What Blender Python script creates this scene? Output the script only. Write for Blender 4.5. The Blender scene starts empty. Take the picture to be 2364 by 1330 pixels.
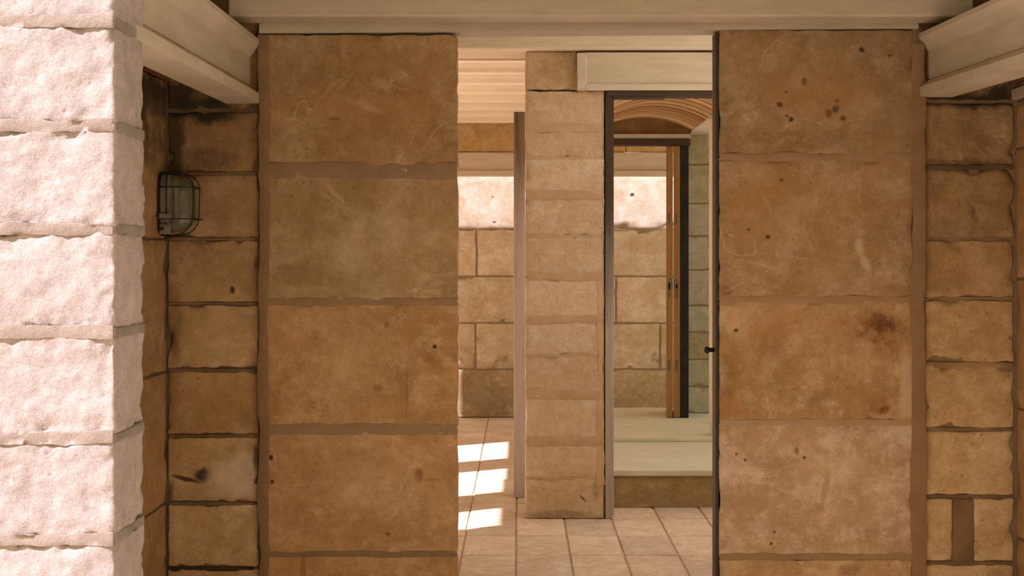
import bpy, bmesh, math, random
from mathutils import Vector, noise, Matrix
R = math.radians
S = bpy.context.scene
C = S.collection

# ------------------------------------------------------------------ camera, sky, sun, exposure
F, CX, CY, H = 3075.0, 1200.0, 600.0, 1.257      # focal length (px), principal point (px), eye height (m)
cam = bpy.data.cameras.new('camera'); cam_o = bpy.data.objects.new('camera', cam); C.objects.link(cam_o)
cam_o.location = (0, 0, H); cam_o.rotation_euler = (R(90), 0, 0)
cam.sensor_width = 36; cam.lens = F / 2364 * 36
cam.shift_x = -(CX - 1182) / 2364; cam.shift_y = -(665 - CY) / 2364
cam.clip_start = 0.05
S.camera = cam_o
w = bpy.data.worlds.new('sky'); S.world = w; w.use_nodes = True
bg = w.node_tree.nodes['Background']
bg.inputs[0].default_value = (0.97, 0.91, 0.70, 1); bg.inputs[1].default_value = 0.52
sun = bpy.data.lights.new('sun', 'SUN'); sun_o = bpy.data.objects.new('sun', sun); C.objects.link(sun_o)
sun.energy = 6.9; sun.angle = R(0.6); sun.color = (1.0, 0.90, 0.99)
SUN_D = Vector((0.87, 0.5, -0.98)).normalized()
sun_o.rotation_euler = SUN_D.to_track_quat('-Z', 'Y').to_euler()
sun_o.location = (-6, -3, 8)
S.view_settings.view_transform = 'Standard'; S.view_settings.look = 'None'
S.view_settings.exposure = 0.93; S.view_settings.gamma = 1.0
S.view_settings.use_curve_mapping = False

def wx(px, D): return (px - CX) * D / F
def wz(py, D): return H + (CY - py) * D / F

# ------------------------------------------------------------------ materials
MATS = {}
class NT:
    def __init__(s, name):
        s.m = bpy.data.materials.new(name); s.m.use_nodes = True
        s.t = s.m.node_tree; s.b = s.t.nodes['Principled BSDF']; s.b.inputs['Roughness'].default_value = 0.9
        s.b.inputs['Specular IOR Level'].default_value = 0.25
        MATS[name] = s.m
    def n(s, typ, **k):
        q = s.t.nodes.new(typ)
        for a, v in k.items(): setattr(q, a, v)
        return q
    def l(s, a, b): s.t.links.new(a, b)
    def pos(s): return s.n('ShaderNodeNewGeometry').outputs['Position']
    def noise(s, scale, detail=6, rough=0.6, dist=0.0, vec=None, sc=(1, 1, 1), off=(0, 0, 0)):
        mp = s.n('ShaderNodeMapping'); mp.inputs['Scale'].default_value = sc; mp.inputs['Location'].default_value = off
        s.l(vec if vec is not None else s.pos(), mp.inputs['Vector'])
        q = s.n('ShaderNodeTexNoise'); q.inputs['Scale'].default_value = scale; q.inputs['Detail'].default_value = detail
        q.inputs['Roughness'].default_value = rough; q.inputs['Distortion'].default_value = dist
        s.l(mp.outputs[0], q.inputs['Vector']); return q.outputs['Fac']
    def mr(s, v, a, b, c=0.0, d=1.0, smooth=False):
        q = s.n('ShaderNodeMapRange'); q.inputs[1].default_value = a; q.inputs[2].default_value = b
        q.inputs[3].default_value = c; q.inputs[4].default_value = d
        if smooth: q.interpolation_type = 'SMOOTHSTEP'
        s.l(v, q.inputs[0]); return q.outputs[0]
    def math(s, op, a, b=None):
        q = s.n('ShaderNodeMath', operation=op)
        for i, v in enumerate((a, b)):
            if v is None: continue
            if isinstance(v, (int, float)): q.inputs[i].default_value = v
            else: s.l(v, q.inputs[i])
        return q.outputs[0]
    def mix(s, fac, a, b, mode='MIX'):
        q = s.n('ShaderNodeMix', data_type='RGBA', blend_type=mode)
        for i, v in ((0, fac), (6, a), (7, b)):
            if isinstance(v, (int, float)): q.inputs[i].default_value = v
            elif isinstance(v, tuple): q.inputs[i].default_value = (*v, 1)
            else: s.l(v, q.inputs[i])
        return q.outputs[2]
    def bump(s, h, strength, dist, nrm=None):
        q = s.n('ShaderNodeBump'); q.inputs['Strength'].default_value = strength; q.inputs['Distance'].default_value = dist
        s.l(h, q.inputs['Height'])
        if nrm is not None: s.l(nrm, q.inputs['Normal'])
        return q.outputs[0]
    def fin(s, col, nrm=None):
        s.l(col, s.b.inputs['Base Color'])
        if nrm is not None: s.l(nrm, s.b.inputs['Normal'])
        return s.m

HOLE = (0.025, 0.016, 0.008); RUST = (0.19, 0.072, 0.016); PALE = (0.50, 0.42, 0.29); ORNG = (0.38, 0.20, 0.06); GREY = (0.40, 0.36, 0.25); SOOT = (0.03, 0.025, 0.013)
def stone_mat(name, c1, c2, c3, patch=(0.5, 0.62), big=3.0, vein=0.0, pit=0.5, bump=0.5, relief=0.004, blobs=(), seed=0.0):
    """sandstone: two tones, pale patches, fine grain, pale scratches, pits; blobs = stains at (x, z, rx, rz, angle, colour, strength, break-up)"""
    s = NT(name); off = (seed * 3.7, seed * 1.3, seed * 2.1)
    oi = s.n('ShaderNodeObjectInfo')
    a = s.mr(s.noise(big, 8, 0.62, 0.4, off=off), 0.36, 0.64, smooth=True)
    col = s.mix(a, c1, c2)
    b = s.mr(s.noise(big * 1.9, 9, 0.66, 0.3, sc=(1, 1, 1.25), off=(off[0] + 9, 4, 2)), patch[0], patch[1], smooth=True)
    col = s.mix(s.math('MULTIPLY', b, 0.75), col, c3)
    q_ = s.mr(s.noise(11, 12, 0.78, 0.2, off=(off[0] + 2, 3, 8)), 0.47, 0.66, smooth=True)
    col = s.mix(s.math('MULTIPLY', q_, 0.62), col, c3)
    # mottling at hand scale and grain
    m = s.mr(s.noise(28, 9, 0.78, off=off), 0.3, 0.7, 0.80, 1.18)
    g = s.mr(s.noise(260, 3, 0.7), 0.25, 0.75, 0.76, 1.24)
    mg = s.math('MULTIPLY', m, g)
    cmb = s.n('ShaderNodeCombineColor')
    for i in range(3): s.l(mg, cmb.inputs[i])
    col = s.mix(1.0, col, cmb.outputs[0], 'MULTIPLY')
    col = s.mix(1.0, col, oi.outputs['Color'], 'MULTIPLY')
    if vein:
        v = s.noise(3.2, 4, 0.55, 0.7, off=(off[0] + 5, 1, 7))
        d = s.math('ABSOLUTE', s.math('SUBTRACT', v, 0.5))
        k = s.mr(d, 0.0, 0.010, 1.0, 0.0)
        k = s.math('MULTIPLY', k, s.mr(s.noise(5.5, 3, off=(1, 2, off[0])), 0.47, 0.62))
        col = s.mix(s.math('MULTIPLY', k, vein), col, (0.72, 0.6, 0.42))
    hts = s.noise(60, 8, 0.7, off=off)
    # pits
    vo = s.n('ShaderNodeTexVoronoi'); vo.inputs['Scale'].default_value = 38
    s.l(s.pos(), vo.inputs['Vector'])
    p = s.math('MULTIPLY', s.mr(vo.outputs['Distance'], 0.10, 0.24, 1.0, 0.0), s.mr(s.noise(7, 4, off=(3, 9, off[0])), 0.56, 0.64))
    if pit:
        col = s.mix(s.math('MULTIPLY', p, pit), col, (0.10, 0.06, 0.025))
    if blobs:
        wns = []
        for sc_, dt_ in ((14, 6), (5, 8)):
            wn = s.n('ShaderNodeTexNoise'); wn.inputs['Scale'].default_value = sc_; wn.inputs['Detail'].default_value = dt_; wn.inputs['Roughness'].default_value = .65
            s.l(s.pos(), wn.inputs['Vector']); wns.append(wn)
        brk = s.noise(45, 6, 0.75)
        for (x, z, rx, rz, ang, bc, st, br) in blobs:
            wn = wns[0] if min(rx, rz) < .04 else wns[1]
            wv = s.n('ShaderNodeVectorMath', operation='SUBTRACT'); s.l(wn.outputs['Color'], wv.inputs[0]); wv.inputs[1].default_value = (0.5, 0.5, 0.5)
            sc = s.n('ShaderNodeVectorMath', operation='SCALE'); s.l(wv.outputs[0], sc.inputs[0]); sc.inputs['Scale'].default_value = min(rx, rz) * (1.8 if min(rx, rz) < .04 else 4.0)
            ad = s.n('ShaderNodeVectorMath', operation='ADD'); s.l(s.pos(), ad.inputs[0]); s.l(sc.outputs[0], ad.inputs[1])
            mp = s.n('ShaderNodeMapping', vector_type='TEXTURE')
            mp.inputs['Location'].default_value = (x, 0, z); mp.inputs['Rotation'].default_value = (0, R(ang), 0)
            mp.inputs['Scale'].default_value = (rx, 1e4, rz)
            s.l(ad.outputs[0], mp.inputs['Vector'])
            ln = s.n('ShaderNodeVectorMath', operation='LENGTH'); s.l(mp.outputs[0], ln.inputs[0])
            if bc == PALE: st *= .6; br = max(br, .65)
            f = s.mr(ln.outputs['Value'], 0.35 if bc == PALE else 0.45, 1.25, 1.0, 0.0, smooth=True)
            if min(rx, rz) > .06 and st < .6: br = max(br, .75)
            if br: f = s.math('MULTIPLY', f, s.mr(brk, 0.5 - 0.22 * (1.2 - br), 0.5 + 0.14, 1 - br, 1.0))
            col = s.mix(s.math('MULTIPLY', f, st), col, bc)
    nrm = s.bump(hts, bump, relief)
    n2 = s.bump(s.math('SUBTRACT', 1.0, p), 0.4 * (1 if pit else 0.3), 0.006, nrm)
    return s.fin(col, n2)

def plain_mat(name, col, col2=None, scale=6, stretch=(1, 1, 1), rough=0.85, bump=0.25, relief=0.002, metal=0.0, grain=True, fine=90):
    s = NT(name); s.b.inputs['Roughness'].default_value = rough; s.b.inputs['Metallic'].default_value = metal
    oi = s.n('ShaderNodeObjectInfo')
    c = s.mix(s.mr(s.noise(scale, 7, 0.6, 0.3, sc=stretch), 0.35, 0.65, smooth=True), col, col2 or tuple(v * 0.85 for v in col))
    if grain:
        g = s.mr(s.noise(240, 3, 0.7), 0.25, 0.75, 0.9, 1.1)
        cmb = s.n('ShaderNodeCombineColor')
        for i in range(3): s.l(g, cmb.inputs[i])
        c = s.mix(1.0, c, cmb.outputs[0], 'MULTIPLY')
    c = s.mix(1.0, c, oi.outputs['Color'], 'MULTIPLY')
    return s.fin(c, s.bump(s.noise(fine, 6, 0.7, sc=stretch), bump, relief))

def wood_mat(name, c1, c2, rough=0.7, horiz=False, top=None):
    """wood with long grain; top = (colour 1, colour 2, z from, z to): second pair of tones above, blended in over that height"""
    s = NT(name); s.b.inputs['Roughness'].default_value = rough
    sc = (.06, 1, 1) if horiz else (1, 1, 0.06)
    v = s.noise(48, 7, 0.7, 0.8, sc=sc); v2 = s.noise(15, 4, 0.6, 1.5, sc=sc)
    k = s.math('ADD', s.math('MULTIPLY', v, 0.6), s.math('MULTIPLY', v2, 0.4))
    oi = s.n('ShaderNodeObjectInfo')
    kk = s.mr(k, 0.38, 0.62)
    c = s.mix(kk, c1, c2)
    if top:
        sx = s.n('ShaderNodeSeparateXYZ'); s.l(s.pos(), sx.inputs[0])
        h = s.math('ADD', sx.outputs['Z'], s.math('MULTIPLY', s.noise(4, 5, sc=(3, 3, 1)), .4))
        c = s.mix(s.mr(h, top[2] + .2, top[3] + .2, smooth=True), c, s.mix(kk, top[0], top[1]))
    c = s.mix(1.0, c, oi.outputs['Color'], 'MULTIPLY')
    return s.fin(c, s.bump(k, 0.35, 0.0015))

def B(px, py, rx, rz, ang, col, st, br=0.0, D=4.1):
    """a stain at a point of a wall that stands D metres away; radii in cm"""
    return (wx(px, D), wz(py, D), rx / 100, rz / 100, ang, col, st, br)
left_blobs = [
    B(860, 250, 26, 10, 0, ORNG, 0.45, .3), B(920, 560, 24, 13, 0, (0.46, 0.36, 0.2), 0.5, .3), B(720, 670, 12, 2.2, 0, PALE, 0.6, .7),
    B(795, 120, 1.2, 5, -15, PALE, 0.5, .3), B(880, 195, 4, 1.4, 30, PALE, 0.7, .4), B(840, 245, 9, 1.2, 22, PALE, 0.6, .6), B(790, 200, 0.6, 6, 40, PALE, 0.5, .3),
    B(935, 180, 6, 2.5, 25, PALE, 0.35, .7), B(700, 160, 0.5, 4, 10, PALE, 0.4, .3), B(770, 275, 2.5, 0.7, 0, HOLE, 0.5, .6),
    B(985, 822, 5.0, 1.7, 40, RUST, 0.55, .5), B(1003, 800, 0.75, 0.75, 0, HOLE, 0.95), B(892, 752, 0.9, 1.2, 0, (0.13, 0.09, 0.05), 0.8), B(872, 896, 1.9, 1.2, 0, RUST, 0.85, .3),
    B(922, 868, 1.6, 2.2, 0, RUST, 0.4, .5), B(939, 900, 0.25, 9, 1, (0.16, 0.08, 0.03), 0.7, .4), B(965, 1098, 1.6, 2.6, 0, RUST, 0.8, .3), B(1000, 1108, 4, 0.5, 0, RUST, 0.4, .5),
    B(1045, 1110, 2, 6, 0, RUST, 0.3, .6), B(627, 1057, 0.75, 1.0, 0, HOLE, 0.9), B(627, 1112, 0.7, 0.7, 0, HOLE, 0.9), B(895, 1233, 0.8, 0.7, 0, RUST, 0.8),
    B(820, 800, 18, 11, 0, (0.52, 0.38, 0.21), 0.5, .3), B(850, 1130, 22, 8, 0, (0.56, 0.42, 0.26), 0.5, .4), B(1020, 1290, 6, 3, 0, RUST, 0.3, .5), B(700, 1310, 1, 5, 0, RUST, 0.5, .4),
]
right_blobs = [
    B(1990, 116, 1.0, 0.9, 0, HOLE, .85), B(2055, 128, 1.1, .5, 0, HOLE, .6), B(1800, 242, 1.0, .9, 30, HOLE, .9), B(1824, 275, 1.0, .9, 0, HOLE, .9), B(1815, 267, .7, .6, 0, HOLE, .7),
    B(1856, 188, .8, 1.4, 0, HOLE, .8), B(1816, 213, .6, .6, 0, HOLE, .7), B(1913, 262, 1.1, 1.5, 30, HOLE, .95), B(1930, 252, 1.2, 1.4, 0, HOLE, .9), B(1947, 273, 1.1, 1.0, 0, HOLE, .95), B(1933, 233, .6, .7, 0, HOLE, .8),
    B(1805, 415, .7, .7, 0, HOLE, .9), B(1773, 548, .8, .7, 0, HOLE, .9), B(1729, 530, .6, .6, 0, HOLE, .8), B(1700, 762, .8, .7, 0, HOLE, .9),
    B(1780, 430, 12, 8, 0, ORNG, .55, .4), B(1720, 500, 9, 12, 0, ORNG, .45, .4), B(1960, 480, 20, 8, 0, ORNG, .25, .5), B(1900, 200, 18, 10, 0, (.36, .21, .07), .5, .4),
    B(2025, 772, 12, 8, 20, RUST, .95, .7), B(2035, 750, 5.5, 3.5, 0, (.08, .035, .01), .85, .6), B(1990, 800, 12, 5, 0, RUST, .4, .7), B(1780, 800, 9, 5, 0, RUST, .3, .8), B(1830, 760, 26, 7, 0, ORNG, .45, .4),
    B(2042, 948, 2.2, 1.3, -25, (.2, .07, .015), .9, .3), B(2028, 940, 4.0, 3.0, 0, RUST, .55, .7), B(2005, 970, 1.2, 1.4, 0, RUST, .7, .3), B(1955, 960, 2, 1.3, 0, RUST, .4, .4),
    B(1672, 900, 4, 13, 0, RUST, .55, .5), B(1675, 670, 2.2, 2, 0, RUST, .6, .4), B(1685, 945, 7, 6, 0, ORNG, .5, .4), B(1960, 1320, 3.5, 2.2, 0, RUST, .7, .5),
    B(1985, 570, 1.5, 3.2, -15, (.47, .40, .27), .8, .1), B(2000, 608, 1.4, 3.2, -25, (.47, .40, .27), .8, .1), B(1760, 612, 9, .5, 14, PALE, .7, .3), B(1845, 595, 5, .5, 10, PALE, .7, .3), B(1885, 625, 2, 4, 0, PALE, .4, .5),
    B(1700, 660, 5, .7, -25, PALE, .6, .3), B(1770, 470, .8, 5, -25, PALE, .55, .3), B(2000, 630, 12, 5, 0, PALE, .3, .6), B(1790, 660, 1.2, 1, 0, PALE, .6),
    B(1692, 245, 3, 1.0, -35, PALE, .6, .3), B(1720, 240, 1, 4, -45, PALE, .35, .3), B(2030, 145, 1.5, 1, 0, PALE, .6), B(2092, 890, 2.6, 11, 0, (.50, .41, .29), .75, .1),
    B(1905, 1130, 1.2, 6, 12, (.34, .25, .14), .7, .2), B(1890, 1170, 2.6, 1.4, 30, (.34, .25, .14), .7, .2), B(1999, 1030, 6, 4, 0, PALE, .55, .7), B(1840, 1040, .8, 1.4, 0, HOLE, .5), B(1857, 1056, .6, .6, 0, HOLE, .8),
    B(1720, 1062, .6, .6, 0, HOLE, .7), B(1699, 1048, .5, .5, 0, HOLE, .7), B(1780, 1255, .6, .6, 0, HOLE, .8), B(1788, 1228, .5, .6, 0, HOLE, .7), B(1975, 1180, 6, 5, 0, (.38, .28, .15), .5, .6),
]
niche_blobs = [
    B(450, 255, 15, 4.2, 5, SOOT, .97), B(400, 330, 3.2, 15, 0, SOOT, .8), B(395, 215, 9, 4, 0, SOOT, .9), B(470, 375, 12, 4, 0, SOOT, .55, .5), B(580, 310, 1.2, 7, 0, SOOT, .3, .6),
    B(533, 670, .9, 1.3, 0, HOLE, .9), B(400, 770, 2.5, 11, 0, (.09, .06, .03), .6, .5), B(400, 800, 1.0, 5, 0, RUST, .5, .6), B(465, 1098, 3.2, 2.4, -20, HOLE, .97, .1), B(425, 1108, 5.0, .8, 15, HOLE, .9, .1),
    B(540, 1090, 8, 6, -20, (.62, .54, .40), .8, .5), B(585, 1140, 2, 4, -10, PALE, .6, .3), B(455, 555, 4.0, 1.5, 0, (.10, .07, .035), .7, .5), B(490, 800, 12, 12, 0, (.46, .35, .2), .3, .4),
    B(575, 1240, 1.2, 8, 0, PALE, .35, .4), B(395, 560, 3, 60, 0, (.12, .08, .04), .25, .7), B(590, 1060, 1.2, 5, 0, SOOT, .8, .3),
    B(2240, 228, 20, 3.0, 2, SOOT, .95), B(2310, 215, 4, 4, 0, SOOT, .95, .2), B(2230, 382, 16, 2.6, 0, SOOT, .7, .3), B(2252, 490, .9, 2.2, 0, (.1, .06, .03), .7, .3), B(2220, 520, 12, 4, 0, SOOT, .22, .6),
    B(2150, 430, 5, 7, 0, SOOT, .25, .5), B(2200, 840, 5, 2.0, 0, (.2, .13, .07), .5, .3), B(2225, 1228, 2.6, 10, 0, (.17, .12, .06), .6, .5),
]
stone_mat('stone_portal_left', (.345, .225, .11), (.285, .18, .082), (.44, .335, .205), patch=(.46, .7), vein=.3, pit=.25, bump=.35, relief=.002, blobs=left_blobs, seed=1)
stone_mat('stone_portal_right', (.345, .228, .114), (.28, .18, .082), (.47, .365, .24), patch=(.46, .7), vein=.28, pit=.25, bump=.35, relief=.002, blobs=right_blobs, seed=2.3)
stone_mat('stone_niche', (.335, .225, .113), (.27, .178, .083), (.40, .305, .185), patch=(.48, .66), vein=.2, pit=.45, bump=.5, relief=.003, blobs=niche_blobs, seed=4.1)
stone_mat('stone_sunlit', (.385, .335, .315), (.345, .296, .27), (.415, .368, .35), patch=(.45, .65), pit=.45, bump=.5, relief=.007, seed=5)
stone_mat('stone_pier', (0.636, 0.4815, 0.3136), (0.5724, 0.4173, 0.252), (0.689, 0.5671, 0.4144), patch=(.48, .66), pit=.3, bump=.55, relief=.004, seed=7,
          blobs=[B(1290, 1188, 16, 2.2, 0, (.16, .11, .05), .6, .6, 6.47), B(1345, 1150, 2.4, .5, 45, HOLE, .85, .2, 6.47), B(1375, 1130, 2, 6, 0, (.3, .19, .09), .6, .7, 6.47),
                 B(1290, 160, 9, 6, 0, (.34, .2, .07), .5, .7, 6.47), B(1240, 1105, 6, .6, 0, HOLE, .7, .3, 6.47), B(1310, 1104, 6, .5, 0, HOLE, .7, .3, 6.47)])
stone_mat('stone_back', (0.708, 0.5612, 0.384), (0.6136, 0.4636, 0.2816), (0.8024, 0.7076, 0.5632), patch=(.46, .64), pit=.35, bump=.5, relief=.004, seed=9,
          blobs=[B(1120, 910, 45, 22, 0, (.22, .15, .07), .75, .5, 10.6), B(1480, 920, 45, 22, 0, (.30, .21, .10), .5, .5, 10.6), B(1141, 513, 1.6, .9, 0, HOLE, .85, 0, 10.6),
                 B(1138, 455, 1.4, 1, 0, HOLE, .6, .3, 10.6), B(1460, 449, 2.0, 1.6, -30, HOLE, .95, 0, 10.6), B(1510, 825, 3, 5, 20, (.25, .13, .04), .6, .5, 10.6), B(1065, 505, 4, 6, 0, GREY, .5, .3, 10.6)])
stone_mat('stone_band', (0.5824, 0.414, 0.192), (0.4928, 0.322, 0.12), (0.672, 0.529, 0.312), patch=(.5, .7), pit=.2, bump=.4, relief=.004, seed=11)
stone_mat('stone_white', (.50, .46, .33), (.42, .38, .26), (.58, .54, .42), patch=(.5, .66), pit=.2, bump=.5, relief=.004, seed=13)
stone_mat('floor_stone', (0.759, 0.5936, 0.4484), (0.667, 0.4928, 0.3481), (0.851, 0.7056, 0.5782), patch=(.48, .66), pit=.06, bump=.25, relief=.002, seed=15)
stone_mat('terrace_stone', (.60, .47, .32), (.54, .40, .26), (.66, .54, .40), patch=(.48, .66), pit=.05, bump=.2, relief=.002, seed=16)
plain_mat('mortar_portal', (.255, .175, .098), (.22, .15, .082), 9, bump=.5, relief=.003)
plain_mat('mortar_dark', (.175, .118, .06), (.12, .08, .042), 9, bump=.6, relief=.004)
plain_mat('mortar_pink', (.30, .245, .21), (.26, .21, .175), 9, bump=.6, relief=.004)
plain_mat('mortar_grey', (.25, .225, .19), (.20, .18, .15), 14, bump=.5, relief=.003)
plain_mat('mortar_pale', (.37, .27, .165), (.33, .24, .14), 9, bump=.5, relief=.003)
plain_mat('mortar_pier', (0.5824, 0.4032, 0.2357), (0.5152, 0.3472, 0.1955), 9, bump=.5, relief=.003)
plain_mat('mortar_floor', (0.575, 0.4144, 0.2875), (0.483, 0.336, 0.2185), 9, bump=.5, relief=.003)
plain_mat('concrete', (.49, .445, .345), (.43, .39, .295), 5, stretch=(1, 1, 5), bump=.2, relief=.001)
plain_mat('concrete_warm', (0.7344, 0.6264, 0.473), (0.6696, 0.5616, 0.407), 5, stretch=(1, 1, 6), bump=.2, relief=.001)
plain_mat('white_plaster', (.66, .60, .50), (.60, .54, .43), 8, bump=.2, relief=.001)
plain_mat('bounce_plaster', (.80, .74, .64), (.76, .70, .60), 8, bump=.1)  # extra pale, for an unseen wall that reflects sun into the passage
plain_mat('step_stone', (.70, .65, .51), (.64, .59, .45), 7, bump=.2, relief=.001)
plain_mat('vault_tile', (.46, .32, .17), (.36, .23, .11), 9, stretch=(1, 6, 1), bump=.3, relief=.002)
plain_mat('dirt', (.24, .145, .05), (.31, .21, .10), 20, bump=.2, relief=.001)
plain_mat('soot_tile', (.16, .075, .035), (.10, .05, .025), 12, stretch=(1, 5, 1), bump=.3, relief=.002)
plain_mat('rib_tile', (0.864, 0.759, 0.598), (0.81, 0.704, 0.5405), 8, bump=.2, relief=.001)
wood_mat('weathered_wood', (.68, .58, .52), (.52, .43, .37), top=((.34, .26, .17), (.12, .08, .045), 1.25, 1.9))
wood_mat('frame_wood', (.58, .51, .44), (.40, .34, .28), top=((.10, .06, .035), (.06, .036, .02), .75, 1.65))
wood_mat('dark_wood', (.055, .035, .02), (.075, .048, .028), horiz=True)
wood_mat('varnished_wood', (.36, .20, .075), (.27, .135, .045), rough=.45)
plain_mat('black_paint', (.012, .012, .01), (.02, .018, .014), 9, rough=.5, grain=False)
plain_mat('dark_steel', (.035, .025, .018), (.05, .035, .022), 9, rough=.55, grain=False)
plain_mat('lamp_metal', (.17, .165, .125), (.11, .11, .08), 30, rough=.5, grain=False)
plain_mat('hinge_metal', (.20, .20, .17), (.13, .13, .11), 30, rough=.4, metal=.7, grain=False)
plain_mat('fissure_stain', (.03, .02, .01), (.05, .03, .015), 9, grain=False)
gl = NT('ribbed_glass'); gl.b.inputs['Base Color'].default_value = (.62, .66, .50, 1); gl.b.inputs['Roughness'].default_value = .10
gl.b.inputs['Transmission Weight'].default_value = .88; gl.b.inputs['IOR'].default_value = 1.4; gl.b.inputs['Specular IOR Level'].default_value = .6

# ------------------------------------------------------------------ helpers
def link(name, me, mat, parent=None, tint=1.0, smooth=True):
    if isinstance(mat, str): mat = MATS[mat]
    if not me.materials: me.materials.append(mat)
    if smooth:
        for p in me.polygons: p.use_smooth = True
    o = bpy.data.objects.new(name, me); C.objects.link(o)
    if parent is not None: o.parent = parent
    o.color = (*tint, 1) if isinstance(tint, tuple) else (tint, tint, tint, 1)
    return o
def tag(o, label, cat, group=None, kind=None):
    o['label'] = label; o['category'] = cat
    if group: o['group'] = group
    o['kind'] = kind or 'thing'
    return o
def empty(name, label, cat, group=None, kind=None):
    o = bpy.data.objects.new(name, None); C.objects.link(o); o.empty_display_size = .1
    return tag(o, label, cat, group, kind)

def axis(a, b, res, r):
    L = b - a; n = max(1, int(round((L - 2 * r) / res))) if res else 1
    v = [a, a + r * .3, a + r]
    v += [a + r + (L - 2 * r) * i / n for i in range(1, n)]
    v += [b - r, b - r * .3, b]
    return v
def block_mesh(x, y, z, res=.03, r=.006, rough=.002, chip=.0, seed=0, freq=14, wob=None, resy=None, fold=1.0):
    """a weathered block: box with rounded, chipped edges and uneven faces"""
    ax = [axis(x[0], x[1], res, r), axis(y[0], y[1], resy or max(res, .05), r), axis(z[0], z[1], res, r)]
    N = [len(a) - 1 for a in ax]; lo = (x[0], y[0], z[0]); hi = (x[1], y[1], z[1])
    idx = {}; verts = []; sd = Vector((seed * 7.13, seed * 3.1, seed * 5.7))
    def V(i, j, k):
        t = (i, j, k)
        if t in idx: return idx[t]
        p = Vector((ax[0][i], ax[1][j], ax[2][k]))
        q = Vector([min(max(p[c], lo[c] + r), hi[c] - r) for c in range(3)])
        d = p - q
        if d.length > 1e-9:
            n = d.normalized()
            if sum(1 for c in range(3) if abs(d[c]) > 1e-6) > 1: p = q + n * r
        else: n = Vector((0, -1, 0))
        ex = sorted(min(p[c] - lo[c], hi[c] - p[c]) for c in range(3))
        nearedge = max(0.0, 1 - ex[1] / .03)          # distance to the nearest edge of the block
        h = noise.fractal(p * freq + sd, .8, 2.0, 5) if rough else 0
        p = p + n * (h * rough)
        if chip:
            e = max(0, noise.noise(p * 22 + sd) + .5 * noise.noise(p * 70 + sd) - .05)
            c = Vector(((lo[0] + hi[0]) / 2, (lo[1] + hi[1]) / 2, (lo[2] + hi[2]) / 2))
            p = p - n * (e * chip * nearedge)
        if wob:
            a, amp, f = wob; o = 2 if a == 'x' else 0
            s_ = p[o]; mid = (lo[o] + hi[o]) / 2; side = 1 if s_ > mid else -1
            run = p[0] if a == 'x' else p[2]
            k_ = noise.noise(Vector((run * f, side * 3.3 + seed, seed))) + .6 * noise.noise(Vector((run * f * 3.1, side * 5 + seed, 2)))
            wt = min(1, abs(s_ - mid) / ((hi[o] - lo[o]) / 2))
            p[o] += side * amp * k_ * wt
        idx[t] = len(verts); verts.append(p); return idx[t]
    faces = []
    for i in range(N[0]):
        for k in range(N[2]):
            faces.append((V(i, 0, k), V(i + 1, 0, k), V(i + 1, 0, k + 1), V(i, 0, k + 1)))
            faces.append((V(i, N[1], k), V(i, N[1], k + 1), V(i + 1, N[1], k + 1), V(i + 1, N[1], k)))
    for j in range(N[1]):
        for k in range(N[2]):
            faces.append((V(0, j, k), V(0, j, k + 1), V(0, j + 1, k + 1), V(0, j + 1, k)))
            faces.append((V(N[0], j, k), V(N[0], j + 1, k), V(N[0], j + 1, k + 1), V(N[0], j, k + 1)))
        for i in range(N[0]):
            faces.append((V(i, j, 0), V(i, j + 1, 0), V(i + 1, j + 1, 0), V(i + 1, j, 0)))
            faces.append((V(i, j, N[2]), V(i + 1, j, N[2]), V(i + 1, j + 1, N[2]), V(i, j + 1, N[2])))
    me = bpy.data.meshes.new('block'); me.from_pydata(verts, [], faces); me.update(); return me
SEED = [0]
def block(parent, x, y, z, mat, tint=1.0, name='stone_block', **k):
    SEED[0] += 1
    o = link(name, block_mesh(x, y, z, seed=SEED[0], **k), mat, parent, tint)
    return o
def bm_box(bm, x, y, z, bev=0.0, mtx=None):
    v = [bm.verts.new((a, b, c)) for a in x for b in y for c in z]
    f = [(0, 1, 3, 2), (4, 6, 7, 5), (0, 4, 5, 1), (2, 3, 7, 6), (0, 2, 6, 4), (1, 5, 7, 3)]
    fs = [bm.faces.new([v[i] for i in q]) for q in f]
    if bev:
        es = list({e for q in fs for e in q.edges})
        bmesh.ops.bevel(bm, geom=es, offset=bev, segments=2, affect='EDGES', profile=.5)
    return v
def fin(bm, name='m'):
    bmesh.ops.recalc_face_normals(bm, faces=bm.faces)
    me = bpy.data.meshes.new(name); bm.to_mesh(me); bm.free(); return me
def box(name, x, y, z, mat, parent=None, bev=.003, tint=1.0):
    bm = bmesh.new(); bm_box(bm, x, y, z, bev)
    return link(name, fin(bm), mat, parent, tint, smooth=False)
def sweep(name, prof, p0, p1, mat, parent=None, seg=1, tint=1.0, axis='y', jit=0.0):
    """extrude a closed profile [(a, b)...] from p0 to p1; axis y: a=x b=z, axis x: a=y b=z"""
    bm = bmesh.new(); rings = []
    for s in range(seg + 1):
        t = s / seg; c = Vector(p0).lerp(Vector(p1), t); ring = []
        for (a, b) in prof:
            j = jit * noise.noise(Vector((a * 31, b * 31, s * 1.7)))
            ring.append(bm.verts.new((c.x + a + j, c.y, c.z + b + j) if axis == 'y' else (c.x, c.y + a + j, c.z + b + j)))
        rings.append(ring)
    n = len(prof)
    for s in range(seg):
        for i in range(n):
            bm.faces.new((rings[s][i], rings[s][(i + 1) % n], rings[s + 1][(i + 1) % n], rings[s + 1][i]))
    bm.faces.new(rings[0]); bm.faces.new(rings[-1][::-1])
    return link(name, fin(bm), mat, parent, tint, smooth=False)
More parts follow.
